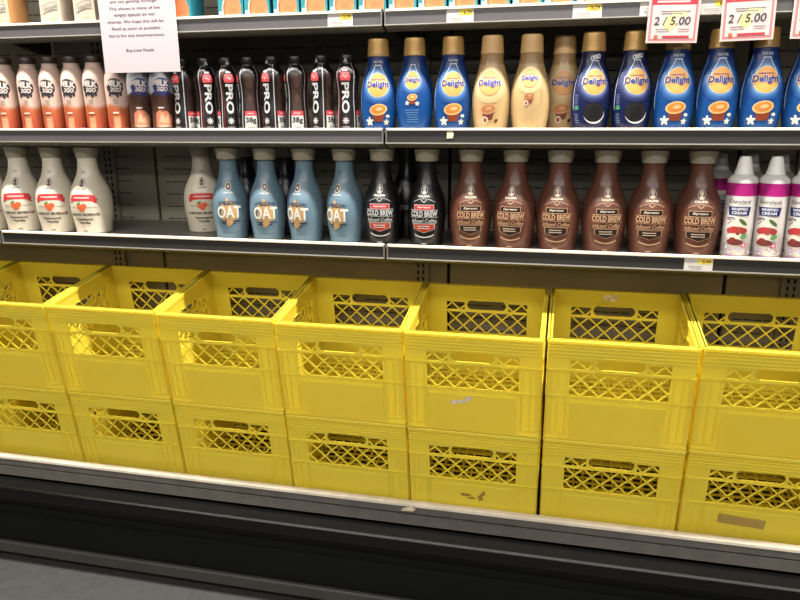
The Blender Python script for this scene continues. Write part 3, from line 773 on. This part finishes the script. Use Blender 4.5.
for k, x in enumerate((-.605, -.466, -.397, -.322, -.251, -.180, -.108, -.036, .034, .105, .178, .249, .318, .388)):
    lab = 'teal carton with a peach oval beside the white notice' if k == 0 else f'teal carton with a peach oval, {ORD[k-1]} in the row right of the dark gap'
    loc = (x+.006, FY, ZT)
    if pr is None: pr = carton('juice_carton', lab, 'teal cartons on the top shelf', .066, .07, .185, (44, 138, 152), (38, 112, 128), teal_art(.066), loc)
    else: clone(pr, lab, loc)

# ================================================================== SIGNS AND TAGS
def card(name, lab, cat, w, h, loc, art, col=(244, 240, 236), group=None, rot=(0, 0, 0)):
    t = thing(name, lab, cat, loc, rot, group)
    mb = MB().box(-w/2, w/2, 0, .0008, 0, h); o = mb.build('card', M['nozzle'], t)
    A = art; A.rect(0, h/2, w*.998, h*.998, col, 0)
    A.build(flat(.0002), t, M['paper'], du=0, dv=0, name='print')
    return t
# notice: hangs over the top rail
A = Art(); INK = (70, 62, 66); W_, H_ = .2135, .279
lines = [('Due to the current shortages,', .150, .2), ('many products we order', .14, .19), ('are not getting through.', .132, None), ('This shows in many of the', .142, None), ('empty spaces on our', .115, None), ('shelves. We hope this will be', .156, None), ('fixed as soon as possible.', .138, None), ('Sorry for any inconvenience.', .157, None)]
rows = [.197, .183, .1685, .152, .1365, .121, .105, .0885]
for (s, w, _), z in zip(lines, rows): A.text(s, -.006 if z < .2 else 0, z, w, .0088, INK, 2, .006)
A.text('Buy-Low Foods', 0, .053, .078, .0085, INK, 2, .012)
card('notice_paper', 'white printed notice sheet hanging over the top shelf rail above the milk drinks', 'notice', W_, H_, (-.7055, .1115, .6045), A, (206, 194, 198))
# sale signs
def sale_art(w, h):
    A = Art(); RDc = (200, 62, 76); PK = (226, 130, 136)
    A.rect(0, h/2, w*.91, h*.90, PK, 1); A.rect(0, h/2, w*.83, h*.82, (222, 206, 200), 2)
    A.rect(0, h-.0135, w*.87, .0115, RDc, 3); A.lines(0, h-.0135, w*.74, 1, .004, .0042, (236, 190, 190), 4, 3)
    A.lines(0, .0635, w*.58, 2, .0045, .0015, (146, 134, 134), 4, 2)
    A.oval(-.006, .040, .012, .015, (240, 224, 150), 3); A.oval(.012, .058, .016, .006, (240, 226, 170), 3)
    A.text('2 / 5.00', -.002, .0445, .074, .0165, (66, 64, 76), 5, .01, .12)
    A.lines(-.02, .028, .036, 2, .0045, .0014, (150, 146, 150), 4, 7); A.lines(.024, .028, .024, 2, .0045, .0014, (190, 140, 150), 4, 8)
    A.oval(-.032, .0125, .0042, .0042, (206, 110, 60), 4); A.lines(.008, .0125, .066, 1, .004, .0046, RDc, 4, 9)
    return A
SW, SH = .1035, .096
for x, z, lab, ry in ((.5625, .6425, 'red bordered 2 for 5.00 sale sign, first from the left', 1.2), (.7115, .6435, 'red bordered 2 for 5.00 sale sign, second from the left', -1.2), (.8465, .6445, 'red bordered sale sign cut off by the right picture edge', 0)):
    s = card('sale_sign', lab, 'sign', SW, SH, (x, .1115, z), sale_art(SW, SH), (222, 196, 190), 'sale signs on the top rail', (0, R(ry), 0))
    MB().box(-.012, .012, .0008, .0035, .07, SH-.004).build('clip', M['clip'], s)
# shelf price tags
def tag_art(price, w, h):
    A = Art(); A.rect(w*.22, h*.74, w*.5, h*.46, (248, 214, 96), 1)
    A.text(price, w*.28, h*.72, w*.3, h*.28, (110, 92, 30), 2, .02); A.lines(-w*.1, h*.34, w*.56, 3, h*.12, h*.05, (176, 172, 168), 1, 3); A.lines(-w*.26, h*.76, w*.3, 2, h*.2, h*.05, (220, 206, 206), 1, 4)
    return A
TW, TH = .0615, .0285
for x, zt, price, lab in ((-.1775, LEV['top'], '5.09', 'white and yellow price tag on the top rail left of the rail joint'), (.1065, LEV['top'], '6.29', 'white and yellow price tag on the top rail, first right of the rail joint'),
                   (.3855, LEV['top'], '6.29', 'white and yellow price tag on the top rail between the cartons and first sale sign'), (.5255, LEV['top'], '6.29', 'price tag on the top rail partly behind the first sale sign'),
                   (.6455, LEV['top'], '6.29', 'price tag on the top rail between the two sale signs'), (.6655, LEV['bottom'], '5.49', 'white and yellow price tag on the bottom shelf rail under the last brown bottle')):
    card('price_tag', lab, 'price tag', TW, TH, (x, .1168 if zt > .5 else .1166, zt-.0064-.0275), tag_art(price, TW, TH), (216, 210, 202), 'shelf price tags', (R(-2), 0, 0))
# torn bit of tag on the middle rail
o = MB().prism([(-.008, 0), (.007, .001), (.009, .012), (.004, .017), (-.007, .016)], -.0006, 0, 'y').build('paper_scrap', M['sticker'], None, (.087, .1168, .4415))
tag(o, 'torn scrap of a price tag stuck on the middle shelf rail', 'paper scrap')
o = MB().prism([(-.02, 0), (.012, .0015), (.02, .009), (.006, .014), (-.014, .008)], -.0007, 0, 'y').build('tape_scrap', M['sticker'], None, (-.0, .0418, -.5165))
tag(o, 'torn white tape scrap stuck on the grey ledge rail', 'tape')

# ================================================================== LIGHT AND CAMERA
def area(name, loc, sx, sy, power, rot=(0, 0, 0), col=(1, .95, .86)):
    l = D.lights.new(name, 'AREA'); l.shape = 'RECTANGLE'; l.size = sx; l.size_y = sy; l.energy = power; l.color = col
    o = D.objects.new(name, l); COL.objects.link(o); o.location = loc; o.rotation_euler = rot; return o
area('case_canopy_lamp', (-.1, -.15, 1.75), 4.6, .10, 250, (R(-4), 0, 0), (1, .95, .87))
for y, power in ((-2.3, 125), (-4.6, 125), (-8., 170)):  # farthest row is added to light the wall under the bottom shelf
    area('ceiling_fill_lamp', (0, y, 2.1), 6, .35, power, (0, 0, 0), (1, .96, .90))
w = D.worlds.new('store'); SC.world = w; w.use_nodes = True
bg = w.node_tree.nodes['Background']; bg.inputs[0].default_value = (1, .95, .88, 1); bg.inputs[1].default_value = .09

cam = D.cameras.new('camera'); cam.sensor_width = 36; cam.lens = 704.205/800*36; cam.clip_start = .02
co = D.objects.new('camera', cam); COL.objects.link(co)
a, b, c = .22760992, .25876584, -.00556979
fw = Vector((-math.sin(a)*math.cos(b), math.cos(a)*math.cos(b), -math.sin(b))); rt = Vector((math.cos(a), math.sin(a), 0)); up = rt.cross(fw)
r2 = math.cos(c)*rt+math.sin(c)*up; u2 = -math.sin(c)*rt+math.cos(c)*up
m4 = Matrix(((r2.x, u2.x, -fw.x, .355452), (r2.y, u2.y, -fw.y, -1.5756857), (r2.z, u2.z, -fw.z, .4995012), (0, 0, 0, 1)))
co.matrix_world = m4; SC.camera = co
for me, *_ in _tx.values(): D.meshes.remove(me)
vs = SC.view_settings; vs.view_transform = 'Standard'; vs.look = 'None'; vs.exposure = 0.; vs.gamma = 1; vs.use_curve_mapping = False
